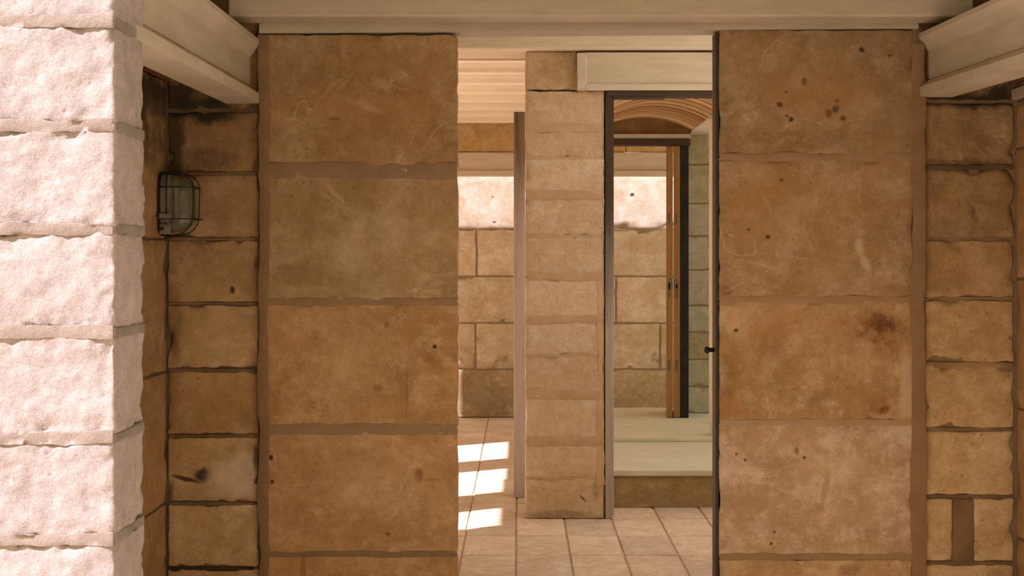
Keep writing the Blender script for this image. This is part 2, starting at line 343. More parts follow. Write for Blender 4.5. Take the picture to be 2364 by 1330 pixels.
def tube(bm, pts, r, seg=8, closed=False):
    pts = [Vector(p) for p in pts]; rings = []; n = len(pts); up = None
    for i, p in enumerate(pts):
        a = pts[(i - 1) % n] if (closed or i) else p; b = pts[(i + 1) % n] if (closed or i < n - 1) else p
        t = (b - a).normalized()
        if up is None: up = Vector((0, 1, 0)) if abs(t.y) < .9 else Vector((1, 0, 0))
        u = (up - t * up.dot(t)).normalized(); v = t.cross(u); up = u
        rings.append([bm.verts.new(p + (u * math.cos(k * 2 * math.pi / seg) + v * math.sin(k * 2 * math.pi / seg)) * r) for k in range(seg)])
    m = n if closed else n - 1
    for i in range(m):
        A, Bq = rings[i], rings[(i + 1) % n]
        for k in range(seg): bm.faces.new((A[k], A[(k + 1) % seg], Bq[(k + 1) % seg], Bq[k]))
    if not closed: bm.faces.new(rings[0]); bm.faces.new(rings[-1][::-1])
def mirror_x(prof): return [(-a, b) for a, b in prof][::-1]
I_PROF = [(0, 0), (0, .030), (-.030, .052), (-.030, .142), (0, .182), (0, .196), (-.104, .196), (-.104, .182), (-.074, .142), (-.074, .052), (-.104, .030), (-.104, 0)]   # prestressed I-beam, right edge at 0, 20 cm high

# ------------------------------------------------------------------ ground and floors
g = box('ground', (-14, 14), (-12, 22), (-.30, -.055), 'terrace_stone', bev=0)
tag(g, 'pale sandy ground slab beneath and around the building', 'ground', kind='structure')
t = box('floor_terrace', (-9, 6), (-7, 4.09), (-.05, -.004), 'terrace_stone', bev=.004)
tag(t, 'pale stone terrace floor in front of the portal wall', 'floor', kind='structure')
fl = box('floor', (-2.6, 2.4), (4.10, 11.2), (-.05, -.006), 'mortar_floor', bev=0)
tag(fl, 'pale stone tiled floor running back through the portal', 'floor', kind='structure')
PX, PY = .231, .40
for j in range(-4, 15):
    y0 = 6.07 + j * PY
    if y0 > 10.5: break
    for i in range(-9, 7):
        x0 = -.017 + i * PX
        if y0 > 6.6 and x0 > .6: continue
        random.seed(i * 31 + j * 7)
        k = random.uniform(.88, 1.08); dz = random.uniform(-.0012, .0012)
        if i >= -2 and i < 5 and j <= 2:
            block(fl, (x0 + .004, x0 + PX - .004), (max(4.13, y0 + .004), min(10.58, y0 + PY - .004)), (-.03, dz), 'floor_stone', (k, k * .99, k * .97), name='floor_tile', res=.08, r=.004, rough=.0007, chip=.006)
        else:
            box('floor_tile', (x0 + .004, x0 + PX - .004), (max(4.13, y0 + .004), min(10.58, y0 + PY - .004)), (-.03, dz), 'floor_stone', fl, bev=.003, tint=(k, k * .99, k * .97))

# ------------------------------------------------------------------ portal wall: left half
YF = 4.10
def rows(ys, D): return [wz(y, D) for y in ys]
def portal(name, label, px0, px1, joints, mat, tints, top_mat='mortar_portal', seam=None):
    x0, x1 = wx(px0, YF), wx(px1, YF)
    zs = rows(joints, YF)
    core = box(name, (x0 + .012, x1 - .012), (YF + .010, YF + .078), (-.02, zs[0] - .01), top_mat, bev=0)
    tag(core, label, 'wall', kind='structure')
    for a in range(len(zs) - 1):
        block(core, (x0, x1), (YF, YF + .08), (max(-.01, zs[a + 1] + .003), zs[a] - .003), mat, tints[a], res=.022, r=.005, rough=.0018, chip=.012, freq=9)
    return core
wl = portal('wall_portal_left', 'left half of the portal wall, large orange-brown stone blocks left of the central opening', 606, 1056, [77, 385, 698, 992, 1280, 1570], 'stone_portal_left',
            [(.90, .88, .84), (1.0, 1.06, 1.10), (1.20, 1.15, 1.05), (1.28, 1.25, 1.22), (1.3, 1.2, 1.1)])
wr = portal('wall_portal_right', 'right half of the portal wall, large stained stone blocks right of the central opening', 1660, 2108, [66, 365, 690, 975, 1290, 1580], 'stone_portal_right',
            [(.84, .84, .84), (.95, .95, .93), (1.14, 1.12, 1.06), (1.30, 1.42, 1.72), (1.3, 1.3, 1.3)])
def joint(parent, px0, px1, py0, py1, D, proud, mat, wob=.006, f=9, res=.02, thick=.012, ax='x', name='mortar_joint', tint=1.0):
    SEED[0] += 1
    x = (wx(px0, D), wx(px1, D)); z = (wz(py1, D), wz(py0, D))
    return link(name, block_mesh(x, (D - proud, D + thick), z, seed=SEED[0], res=res, r=.0025, rough=.0010, wob=(ax, wob, f), resy=.1), mat, parent, tint)
joint(wl, 608, 1055, 374, 412, YF, .0007, 'mortar_portal', .007, tint=1.05)
joint(wl, 608, 1055, 688, 706, YF, .0007, 'mortar_portal', .004, tint=1.15)
joint(wl, 608, 1055, 978, 1004, YF, .0007, 'mortar_portal', .004, tint=(1.2, 1.22, 1.25))
joint(wl, 608, 1055, 1272, 1287, YF, .0007, 'mortar_portal', .003, tint=1.0)
joint(wr, 1661, 2108, 352, 372, YF, .0007, 'mortar_pale', .006, tint=(.85, .8, .75))
joint(wr, 1661, 2108, 682, 700, YF, .0007, 'mortar_pale', .006, tint=(.9, .84, .76))
joint(wr, 1661, 2108, 968, 984, YF, .0007, 'mortar_pale', .004, tint=(1.05, 1.03, 1.0))
joint(wr, 1661, 2108, 1278, 1294, YF, .0007, 'mortar_portal', .004, tint=1.2)
joint(wl, 596, 622, 80, 1400, YF + .004, .006, 'mortar_portal', .009, f=5, ax='z', tint=(.95, .93, .9))
joint(wr, 2104, 2136, 100, 1400, YF + .004, .006, 'mortar_portal', .009, f=5, ax='z', tint=(1.05, 1.0, .95))

# ------------------------------------------------------------------ niches either side
YN = 4.12
def niche(name, label, px0, px1, joints, tints, jt, zb=-.02, splits={}, mort='mortar_dark'):
    x0, x1 = wx(px0, YN), wx(px1, YN); zs = [2.16] + rows(joints, YN)
    core = box(name, (x0 + .004 - (.25 if px0 < 1000 else 0), x1 - .004 + (.25 if px0 > 1000 else 0)), (YN + .007, YN + .2), (zb, 2.15), mort, bev=0)
    tag(core, label, 'wall', kind='structure')
    for a in range(len(zs) - 1):
        xs = [x0] + [wx(p, YN) for p in splits.get(a, [])] + [x1]
        for b in range(0, len(xs) - 1, 1):
            if splits.get(a) and b == 1: continue
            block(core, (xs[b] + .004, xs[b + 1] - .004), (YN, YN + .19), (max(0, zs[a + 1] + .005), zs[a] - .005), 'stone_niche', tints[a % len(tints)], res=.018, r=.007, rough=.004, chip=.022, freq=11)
    for (a0, a1, p0, p1, tn) in jt:
        joint(core, a0, a1, p0, p1, YN, -.001, 'mortar_dark', .003, tint=tn)
    return core
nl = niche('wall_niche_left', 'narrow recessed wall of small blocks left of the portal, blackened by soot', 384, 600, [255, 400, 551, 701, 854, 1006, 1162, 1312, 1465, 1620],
           [(.8, .7, .55), (.85, .8, .72), (1.0, .97, .92), (1.12, 1.1, 1.05), (1.3, 1.33, 1.33), (1.15, 1.08, .97), (1.3, 1.3, 1.28), (1.5, 1.58, 1.62), (1.4, 1.4, 1.4)],  # row tints rise downwards: the niche's light falloff put into the block colours
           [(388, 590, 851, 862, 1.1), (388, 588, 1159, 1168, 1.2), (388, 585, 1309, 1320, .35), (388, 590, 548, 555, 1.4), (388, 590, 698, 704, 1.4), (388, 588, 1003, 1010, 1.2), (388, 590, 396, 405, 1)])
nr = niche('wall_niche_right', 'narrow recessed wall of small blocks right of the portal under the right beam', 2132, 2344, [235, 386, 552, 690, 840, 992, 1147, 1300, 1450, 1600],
           [(.7, .6, .5), (.92, .88, .8), (.98, .94, .88), (1.15, 1.12, 1.05), (1.45, 1.48, 1.45), (1.5, 1.58, 1.6), (1.5, 1.6, 1.62), (1.55, 1.66, 1.75), (1.5, 1.6, 1.6)],  # darker rows on top, paler below: light falloff carried by the tints
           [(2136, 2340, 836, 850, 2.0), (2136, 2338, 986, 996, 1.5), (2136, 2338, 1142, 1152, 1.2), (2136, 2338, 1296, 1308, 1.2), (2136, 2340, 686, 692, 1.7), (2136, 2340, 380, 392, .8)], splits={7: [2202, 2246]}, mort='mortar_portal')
joint(nr, 2200, 2248, 1152, 1300, YN, -.002, 'mortar_dark', .005, ax='z', tint=1.3)

# wall above the niches, over the lintels
up = box('wall_upper', (-.80, 1.225), (YN + .002, YN + .066), (2.0, 2.60), 'stone_niche', bev=0, tint=(1.1, .95, .8))
tag(up, 'brown stone masonry above the portal lintels', 'wall', kind='structure')
# side wall with the lamp
XL = wx(385, YN)
sl = box('wall_lamp_side', (XL - .2, XL - .006), (2.95, YN - .002), (-.02, 1.80), 'mortar_dark', bev=0)
tag(sl, 'short stone side wall that carries the caged lamp', 'wall', kind='structure')
zz = [1.81, wz(551, 4.0), wz(865, 4.0), wz(1178, 4.0), -.0]
for a in range(4):
    block(sl, (XL - .19, XL), (3.50, YN - .004), (zz[a + 1] + .003, zz[a] - .003), 'stone_niche', [(1.05, .95, .8), (1.15, 1.15, 1.1), (1.15, 1.08, .98), (1.12, 1.05, .92)][a], res=.025, resy=.03, r=.005, rough=.002, chip=.012)
    block(sl, (XL - .19, XL), (2.96, 3.494), (zz[a + 1] + .003, zz[a] - .003), 'stone_niche', 1.1, res=.05, r=.005, rough=.002, chip=.012)
XR = wx(2345, YN)
sr = box('wall_side_right', (XR + .006, XR + .2), (2.95, YN - .002), (-.02, 2.0), 'mortar_portal', bev=0)
tag(sr, 'orange stone side wall at the right edge beside the right niche', 'wall', kind='structure')
for a in range(5):
    block(sr, (XR, XR + .19), (2.96, YN - .004), (a * .4 + .003, a * .4 + .397), 'stone_niche', (1.25, 1.12, .95), res=.05, r=.005, rough=.002, chip=.012)
cw = box('wall_sky_block', (-8, 6), (-3.2, -3.0), (-.02, 3.2), 'stone_back', bev=0); tag(cw, 'wall added behind the viewer to block low sky light, outside the picture', 'wall', kind='structure')  # unseen wall, added to cut the sky light on the near side
# continuation of the front wall beyond the niches (out of frame)
for nm, xa, xb, lab in (('wall_front_left', -3.4, XL - .247, 'plain stone wall continuing left of the lamp niche'), ('wall_front_right', XR + .247, 3.4, 'plain stone wall continuing right of the right niche')):
    o = box(nm, (xa, xb), (YN, YN + .2), (-.02, 2.55), 'stone_niche', bev=.004); tag(o, lab, 'wall', kind='structure')

# ------------------------------------------------------------------ roofs
rf = box('ceiling', (-4.2, 3.4), (2.60, 4.40), (2.13, 2.54), 'concrete', bev=0)
tag(rf, 'flat concrete soffit over the space in front of the portal', 'ceiling', kind='structure')
rl = box('ceiling_shade', (.15, 3.4), (-.6, 2.598), (2.2, 2.32), 'concrete', bev=0); tag(rl, 'flat roof added over the viewer to shade the pillar side, above the picture', 'ceiling', kind='structure')  # unseen roof, added to darken the pillar's right face
cl = empty('ceiling_side_bay', 'soot-darkened low tile ceiling of the left side bay above the lamp', 'ceiling', kind='structure')
for k in range(6):
    box('ceiling_tile', (-1.7, -.925), (2.9 + k * .2, 3.092 + k * .2), (1.812, 1.86), 'soot_tile', cl, bev=.004, tint=(1 + .5 * (k % 2), 1 + .4 * (k % 2), 1))
cr = empty('ceiling_side_bay_right', 'dark low tile ceiling of the right side bay', 'ceiling', kind='structure')
for k in range(6):
    box('ceiling_tile', (1.345, 1.9), (2.9 + k * .2, 3.092 + k * .2), (1.80, 1.86), 'soot_tile', cr, bev=.004)

# ------------------------------------------------------------------ beams at the portal
def beam(name, label, prof, p0, p1, mat='concrete', seg=6, axis='y', group=None, jit=0.0, tint=1.0):
    o = sweep(name, prof, p0, p1, mat, None, seg, tint, axis, jit)
    tag(o, label, 'beam', group); return o
def dirt(parent, p0, p1, ax, w=.005):
    o = sweep('dirt_line', [(0, 0), (.0016, w), (-.004, w), (-.004, 0)] if ax == 'y' else [(0, 0), (0, w), (.01, w), (.01, 0)], p0, p1, 'dirt', parent, 8, 1.0, ax, .0012)
    return o
lb = beam('concrete_beam', 'pale concrete I-beam at upper left running from the sunlit pillar to the portal wall', I_PROF, (-.775, 2.697, 1.704), (-.803, 4.118, 1.740))
rb = beam('concrete_beam', 'pale concrete I-beam at upper right running towards the portal wall', mirror_x(I_PROF), (wx(2124, YF), 2.60, 1.713), (wx(2124, YF), 4.118, 1.760))
rb2 = beam('concrete_beam', 'stub of pale concrete beam end at the far right edge under the right beam', mirror_x(I_PROF), (wx(2334, YN) , 3.9, 1.752), (wx(2334, YN), 4.115, 1.752))
dirt(lb, (-.804, 2.697, 1.704 + .049), (-.832, 4.11, 1.740 + .049), 'y')
dirt(rb, (wx(2124, YF) + .033, 2.60, 1.713 + .049), (wx(2124, YF) + .033, 4.11, 1.760 + .049), 'y')
# deep cross beam and the lintel under it
A = box('cross_beam', (wx(530, 3.99), wx(2244, 3.99)), (3.975, 4.09), (wz(39, 3.98), 2.125), 'concrete', bev=.006)
A.location = (0, 0, 0); tag(A, 'topmost wide pale concrete beam crossing the whole picture above the portal', 'beam')
lin_z = wz(77, YF)
L = sweep('lintel_beam', [(0, 0), (.10, 0), (.10, .055), (.012, .055), (.012, .042), (0, .030)], (wx(599, YF), YF - .006, lin_z), (wx(2119, YF), YF - .006, wz(66, YF)), 'concrete', None, 12, .93, 'x', .0)
tag(L, 'lower concrete lintel resting on both halves of the portal wall', 'beam')

# ------------------------------------------------------------------ sunlit pillar at left, its partner outside the frame
def pillar(name, label, x, y, joints, mat, mort, top, group=None, fine=.0075, tints=None, rough=.006, chip=.02, recess=.006, jh=.008, sideres=None, mt=1.0):
    p = empty(name, label, 'pillar', group); p.location = ((x[0] + x[1]) / 2, (y[0] + y[1]) / 2, 0)
    zs = [top] + joints + [0.0]
    inv = Matrix.Translation(p.location).inverted()
    parts = []
    for a in range(len(zs) - 1):
        if zs[a] - zs[a + 1] < .03: continue
        o = block(p, x, y, (zs[a + 1] + (jh if a < len(zs) - 2 else 0), zs[a] - jh), mat, (tints[a % len(tints)] if tints else 1.0), res=fine, resy=sideres or .02, r=.006, rough=rough, chip=chip, freq=13)
        parts.append(o)
    for z in joints:
        SEED[0] += 1
        me = block_mesh((x[0] + recess, x[1] - recess * .5), (y[0] + recess, y[1] - recess), (z - jh - .004, z + jh + .004), seed=SEED[0], res=fine * 1.3, resy=.03, r=.002, rough=.003, freq=20)
        parts.append(link('mortar_joint', me, mort, p, mt))
    for o in parts: o.matrix_parent_inverse = inv
    return p
pj = [wz(y, 2.5625) for y in (-190, 50, 291, 530, 767, 1012, 1247)] + [.52, .32, .12]
sp = pillar('stone_pillar', 'sunlit white rough stone pillar filling the left edge of the picture', (-1.179, -.779), (2.5625, 2.762), pj, 'stone_sunlit', 'mortar_pink', 2.125, fine=.0065, jh=.005, recess=.0004, rough=.0045, chip=.013)
for z in pj:
    if .2 < z < 2.0:
        inv = Matrix.Translation(sp.location).inverted()
        for nm, xx, yy, mt, hh in (('mortar_joint', (-1.178, -.782), (2.5605, 2.57), 'mortar_pink', .012), ('mortar_joint', (-.785, -.7765), (2.566, 2.758), 'mortar_grey', .009)):
            SEED[0] += 1
            o = link(nm, block_mesh(xx, yy, (z - hh, z + hh), seed=SEED[0], res=.009, resy=.012, r=.001, rough=.0022, freq=26, wob=('x', .005, 12)), mt, sp); o.matrix_parent_inverse = inv
pillar('stone_pillar', 'stone pillar carrying the right beam, outside the picture', (1.235, 1.635), (2.5625, 2.762), [1.7 - .2 * k for k in range(8)], 'stone_sunlit', 'mortar_pink', 1.70, fine=.06)

# ------------------------------------------------------------------ caged lamp
def lamp():
    yc = 4.062; xw = XL + .001; ztop, zbot = wz(398, yc), wz(545, yc); hh = (ztop - zbot) / 2; zc = (ztop + zbot) / 2
    e = empty('wall_lamp', 'small caged bulkhead lamp with grey body and glass dome on the side wall', 'lamp'); e.location = (xw, yc, zc)
    inv = Matrix.Translation(e.location).inverted()
    def oval(x, ry, rz, n=28, p=3.0):
        out = []
        for k in range(n):
            a = 2 * math.pi * k / n; c, s_ = math.cos(a), math.sin(a)
            out.append((x, yc + ry * math.copysign(abs(c) ** (2 / p), c), zc + rz * math.copysign(abs(s_) ** (2 / p), s_)))
        return out
    def loft(rings, cap0=True, cap1=True):
        bm = bmesh.new(); rs = [[bm.verts.new(v) for v in r] for r in rings]; n = len(rs[0])
        for a, b in zip(rs, rs[1:]):
            for i in range(n): bm.faces.new((a[i], a[(i + 1) % n], b[(i + 1) % n], b[i]))
        if cap0: bm.faces.new(rs[0])
        if cap1: bm.faces.new(rs[-1][::-1])
        return fin(bm)
    P_ = []
    P_.append(link('gasket', loft([oval(xw, .056, hh), oval(xw + .007, .056, hh), oval(xw + .008, .053, hh - .003)]), 'black_paint', e, smooth=False))
    P_.append(link('lamp_body', loft([oval(xw + .007, .050, hh - .004), oval(xw + .028, .048, hh - .006), oval(xw + .032, .045, hh - .010)]), 'lamp_metal', e, smooth=False))
    rings = []
    for t in [0, .2, .4, .6, .75, .87, .95, 1]:
        k = (1 - t ** 3.0); k = max(k, .0) ** .5 if t < 1 else .0
        rings.append(oval(xw + .032 + .070 * t, max(.004, .040 * k), max(.02, (hh - .012) * (.35 + .65 * k)), p=2.6))
    gm = link('glass_dome', loft(rings), 'ribbed_glass', e); P_.append(gm)
    # collar bracket that clamps the dome, with its bolts
    bm = bmesh.new(); bm_box(bm, (xw + .004, xw + .042), (yc - .060, yc - .049), (zc - .045, zc - .030), .002)
    bm_box(bm, (xw + .008, xw + .040), (yc - .062, yc - .050), (zbot + .004, zbot + .034), .003); P_.append(link('clamp', fin(bm), 'lamp_metal', e, 1.3, smooth=False))
    bm = bmesh.new(); bmesh.ops.create_cone(bm, cap_ends=True, segments=16, radius1=.0062, radius2=.0055, depth=.006, matrix=Matrix.Translation((xw + .016, yc - .064, zbot + .021)) @ Matrix.Rotation(R(90), 4, 'X'))
    P_.append(link('bolt', fin(bm), 'black_paint', e, smooth=False))
    bm = bmesh.new(); bmesh.ops.create_cone(bm, cap_ends=True, segments=12, radius1=.0042, radius2=.0042, depth=.008, matrix=Matrix.Translation((xw + .004, yc - .062, zc - .037)) @ Matrix.Rotation(R(90), 4, 'X'))
    P_.append(link('bolt', fin(bm), 'black_paint', e, smooth=False))
    # wire guard: two hoops standing off the wall, two rings round the dome, a wire frame
    bm = bmesh.new()
    for yo in (-.046, .030):
        pts = [(xw + .006, yc + yo, ztop - .004)]
        for k in range(0, 11):
            a = math.pi / 2 * (1 - k / 10)
            pts.append((xw + .050 + .058 * math.cos(a), yc + yo, ztop - .052 + .050 * math.sin(a)))
        for k in range(0, 11):
            a = -math.pi / 2 * k / 10
            pts.append((xw + .045 + .060 * math.cos(a) , yc + yo, zbot + .058 + .056 * math.sin(a)))
        pts.append((xw + .012, yc + yo, zbot + .001)); tube(bm, pts, .0017)
    for z, xo in ((zc + .050, .112), (zc - .046, .116)):
        tube(bm, [(xw + .008, yc - .050, z), (xw + xo * .9, yc - .050, z), (xw + xo, yc - .035, z), (xw + xo, yc + .025, z), (xw + xo * .9, yc + .042, z), (xw + .008, yc + .042, z)], .0016)
    tube(bm, [(xw + .028, yc - .052, ztop - .004), (xw + .028, yc - .052, zc - .035)], .0017)
    P_.append(link('wire_guard', fin(bm), 'black_paint', e))
    bm = bmesh.new(); bmesh.ops.create_icosphere(bm, subdivisions=2, radius=.006, matrix=Matrix.Translation((xw + .022, yc - .03, zbot - .004)))
    P_.append(link('cable_gland', fin(bm), 'black_paint', e))
    for o in P_: o.matrix_parent_inverse = inv
lamp()

# ------------------------------------------------------------------ dark frame on the opening's right side
df = empty('metal_door_frame', 'thin dark metal frame strip lining the right side of the portal opening', 'door frame')
xo = wx(1660, YF)
box('frame', (xo - .010, xo - .001), (YF + .004, YF + .075), (-.004, wz(74, YF)), 'dark_steel', df, bev=.001)
bm = bmesh.new()
bmesh.ops.create_cone(bm, cap_ends=True, segments=16, radius1=.007, radius2=.007, depth=.024, matrix=Matrix.Translation((xo - .020, YF + .05, wz(808, YF + .05))) @ Matrix.Rotation(R(90), 4, 'Y'))
bmesh.ops.create_uvsphere(bm, u_segments=16, v_segments=10, radius=.0115, matrix=Matrix.Translation((xo - .030, YF + .05, wz(808, YF + .05))) @ Matrix.Diagonal((.8, 1, 1, 1)))
link('door_knob', fin(bm), 'black_paint', df)

# ------------------------------------------------------------------ middle zone: pier, beam on top, small lintel, frame
D2 = 6.47
pjj = [wz(y, D2) for y in (300, 365, 456, 546, 641, 740, 822, 908, 1018, 1104)]
pz_top = wz(119, D2); x0, x1 = wx(1213, D2), wx(1395, D2)
pier = pillar('stone_pier', 'free-standing sand-coloured stone pier in the middle of the opening', (x0, x1), (D2, D2 + .20), [p for p in pjj], 'stone_pier', 'mortar_pier', wz(208, D2), fine=.022, jh=.004, recess=.001, rough=.003, chip=.014, sideres=.05,
              tints=[(.95, .9, .82), (.94, .88, .8), (1.04, 1.04, 1.04), (1, .98, .95), (.98, .96, .92), (1.08, 1.08, 1.08), (1.04, 1.04, 1.04), (1.0, .98, .96), (1.06, 1.04, 1.0), (1.08, 1.06, 1.02), (1.04, 1, .95)])
o = block(pier, (x0, wx(1331, D2)), (D2, D2 + .2), (wz(207, D2), pz_top), 'stone_pier', (.84, .78, .66), res=.022, r=.004, rough=.003, chip=.012); o.matrix_parent_inverse = Matrix.Translation(pier.location).inverted()
for (a, b, c, d, wbl) in ((1216, 1393, 286, 305, .008), (1216, 1393, 438, 462, .010), (1216, 1393, 630, 648, .008), (1216, 1393, 728, 748, .007), (1216, 1393, 898, 922, .01), (1216, 1393, 1008, 1030, .006)):
    o = joint(pier, a, b, c, d, D2, .0022, 'mortar_pier', wbl, f=6, res=.03); o.matrix_parent_inverse = Matrix.Translation(pier.location).inverted()
o = joint(pier, 1378, 1394, 640, 1120, D2, .0022, 'mortar_pier', .012, f=5, res=.03, ax='z', tint=1.15); o.matrix_parent_inverse = Matrix.Translation(pier.location).inverted()

bc = box('header_beam', (-1.60, 1.51), (6.40, 6.72), (pz_top + .002, 2.415), 'concrete_warm', bev=.008)
tag(bc, 'bright beige concrete beam resting on top of the middle pier', 'beam')
DL = 6.435; s0 = wx(1332, DL)
za, zb = wz(208, DL), wz(121, DL)
sm = sweep('lintel_beam', [(0, 0), (0, .028), (.016, .040), (.016, .150), (0, .162), (0, zb - za), (.12, zb - za), (.12, 0)], (s0 + .045, DL, za), (1.55, DL, za), 'concrete_warm', None, 1, (.88, .88, .86), 'x')
bm = bmesh.new(); bm.from_mesh(sm.data); bm_box(bm, (s0, s0 + .046), (DL, DL + .12), (za, zb), .006)
bm.to_mesh(sm.data); bm.free()
tag(sm, 'short beige concrete lintel with recessed panel over the dark wooden door frame', 'beam')

wf = empty('wooden_door_frame', 'wooden door frame, dark head and weathered grey post, right of the middle pier', 'door frame')
zh = wz(208, 6.435) - .001
box('post', (wx(1397.5, 6.46), wx(1414, 6.46)), (6.462, 6.56), (0, zh - .001), 'frame_wood', wf, bev=.002, tint=(.85, .82, .8))
box('stop', (wx(1400, 6.46), wx(1419, 6.5)), (6.562, 6.58), (0.0, zh - .03), 'frame_wood', wf, bev=.001)
box('head', (wx(1401, 6.455), 1.5), (6.452, 6.56), (wz(222, 6.46), zh), 'dark_wood', wf, bev=.002)
box('head_strip', (wx(1416, 6.455), wx(1536, 6.455)), (6.458, 6.54), (wz(226, 6.46), wz(222, 6.46)), 'dark_wood', wf, bev=.001)

wp = box('wooden_leaf_edge', (wx(1186, 7.03), wx(1212, 7.03)), (7.03, 7.16), (0, wz(258, 7.03)), 'weathered_wood', bev=.003)  # short board standing for the edge of an open door leaf
tag(wp, 'weathered grey edge of an open wooden door leaf just left of the middle pier', 'post')

# ------------------------------------------------------------------ ribbed ceiling behind, far band, far beam
rc = empty('ceiling_ribbed', 'bright ribbed concrete ceiling behind the header beam, seen left of the pier', 'ceiling', kind='structure')
zc = wz(129, 6.70)
k = 0
while 6.74 + k * .43 < 9.9:
    y = 6.74 + k * .43
    sweep('rib', [(0, 0), (.06, 0), (.06, .05), (0, .05)], (-1.60, y, zc - .018), (.62, y, zc - .018), 'rib_tile', rc, 1, (1.22, 1.22, 1.22), 'x')  # tint above the panels': light on the rib faces put into the colour
    sweep('ceiling_panel', [(.06, .004), (.06 + .09, .022), (.06 + .185, .028), (.06 + .28, .022), (.43, .004), (.43, .06), (.06, .06)], (-1.60, y, zc), (.62, y, zc), 'rib_tile', rc, 1, 1.0, 'x')
    k += 1
rt = box('roof_slab', (-2.25, 1.9), (6.391, 10.005), (2.44, 2.54), 'concrete', bev=0); tag(rt, 'flat roof slab over the rear gallery', 'roof', kind='structure')
rt.name = 'ceiling_roof'
DB = 10.0
sb = empty('wall_far_band', 'orange-brown stone band above the far lintel', 'wall', kind='structure')
for a in range(6):
    block(sb, (-2.0 + a * .7, -1.306 + a * .7), (DB, DB + .06), (wz(351, DB), 2.42), 'stone_band', [(1.15, 1.2, 1.3), (1.1, 1.15, 1.2), (1, .95, .9), (1.15, 1.1, 1.1), (1.1, 1.1, 1.1), (1.1, 1.1, 1.1)][a], res=.08, r=.004, rough=.004, chip=.012)
box('mortar_joint', (-1.99, 2.18), (DB + .01, DB + .05), (wz(350, DB), 2.41), 'mortar_pale', sb, bev=0)
fb = sweep('lintel_beam', [(0, 0), (0, .036), (.03, .05), (.03, .165), (0, .175), (.12, .175), (.12, 0)], (-2.0, DB - .01, wz(406, DB)), (2.2, DB - .01, wz(406, DB)), 'concrete_warm', None, 1, 1.0, 'x')
tag(fb, 'far pale concrete lintel beam in front of the sunlit back wall', 'beam')

# ------------------------------------------------------------------ back wall
D3 = 10.6
bw = box('wall_back', (-2.6, 2.4), (D3 + .008, D3 + .2), (-.02, 2.9), 'mortar_pale', bev=0)
tag(bw, 'far wall of pale stone blocks, upper courses in full sun', 'wall', kind='structure')
bz = [2.9, 2.55, 2.2, wz(405, D3) + .02] + rows((530, 638, 746, 853, 963), D3)
bz[-1] = 0.0
vj = {3: [700, 1330, 1750], 4: [760, 1100, 1370, 1690], 5: [880, 1214, 1422, 1650], 6: [760, 1098, 1330, 1524, 1740], 7: [900, 1230, 1560]}
for a in range(len(bz) - 1):
    xs = [-2.58] + ([wx(p, D3) for p in vj[a]] if a in vj else [-1.3, -.2, .9, 1.7]) + [2.38]
    for b in range(len(xs) - 1):
        random.seed(a * 13 + b); q = random.uniform(.94, 1.05)
        tn = (q * .70, q * .72, q * .78) if a < 4 else ((q * .98, q * .96, q * .92) if a < 7 else (q * .8, q * .74, q * .64))  # upper courses tinted down to offset the strong sun; bottom course weathered darker
        block(bw, (xs[b] + .006, xs[b + 1] - .006), (D3, D3 + .18), (bz[a + 1] + .006, bz[a] - .006), 'stone_back', tn, res=.06, r=.006, rough=.004, chip=.022, freq=8)

# ------------------------------------------------------------------ room on the right: step, vault, far door
st = empty('stone_step', 'pale stone step and raised floor slab behind the wooden door frame', 'step'); st.location = (1.0, 7.5, 0)
inv = Matrix.Translation(st.location).inverted()
zs1 = wz(1085, 6.76)
for o in (box('riser', (wx(1396, 6.76) + .0, 1.30), (6.76, 6.80), (0, zs1 - .03), 'stone_niche', st, bev=.002, tint=(1.1, 1.1, .95)),
          box('tread', (wx(1396, 6.76) + .0, 1.30), (6.745, 7.86), (zs1 - .03, zs1), 'step_stone', st, bev=.005),
          box('upper_slab', (wx(1396, 6.76) + .0, 1.30), (7.80, 9.4), (zs1, zs1 + .024), 'step_stone', st, bev=.006, tint=(.96, .96, .93))): o.matrix_parent_inverse = inv
ZR = zs1 + .024; D4 = 8.78
aw = empty('wall_alcove', 'greenish-grey stone blocks of the alcove right of the folding door', 'wall', kind='structure')
az = [2.12] + rows((380, 470, 545, 623, 706, 767, 830, 893), 9.05) + [ZR]
for a in range(len(az) - 1):
    block(aw, (1.118, 1.32), (9.05, 9.2), (az[a + 1] + .004, az[a] - .004), 'stone_white', [(.95, .9, .75), (1, .98, .9), (1.0, 1, 1), (1.05, 1.05, 1.05), (1, 1, 1), (1.08, 1.1, 1.12)][a % 6], res=.03, r=.006, rough=.003, chip=.015)
box('mortar_joint', (1.12, 1.32), (9.06, 9.19), (ZR, 2.11), 'mortar_pale', aw, bev=0)
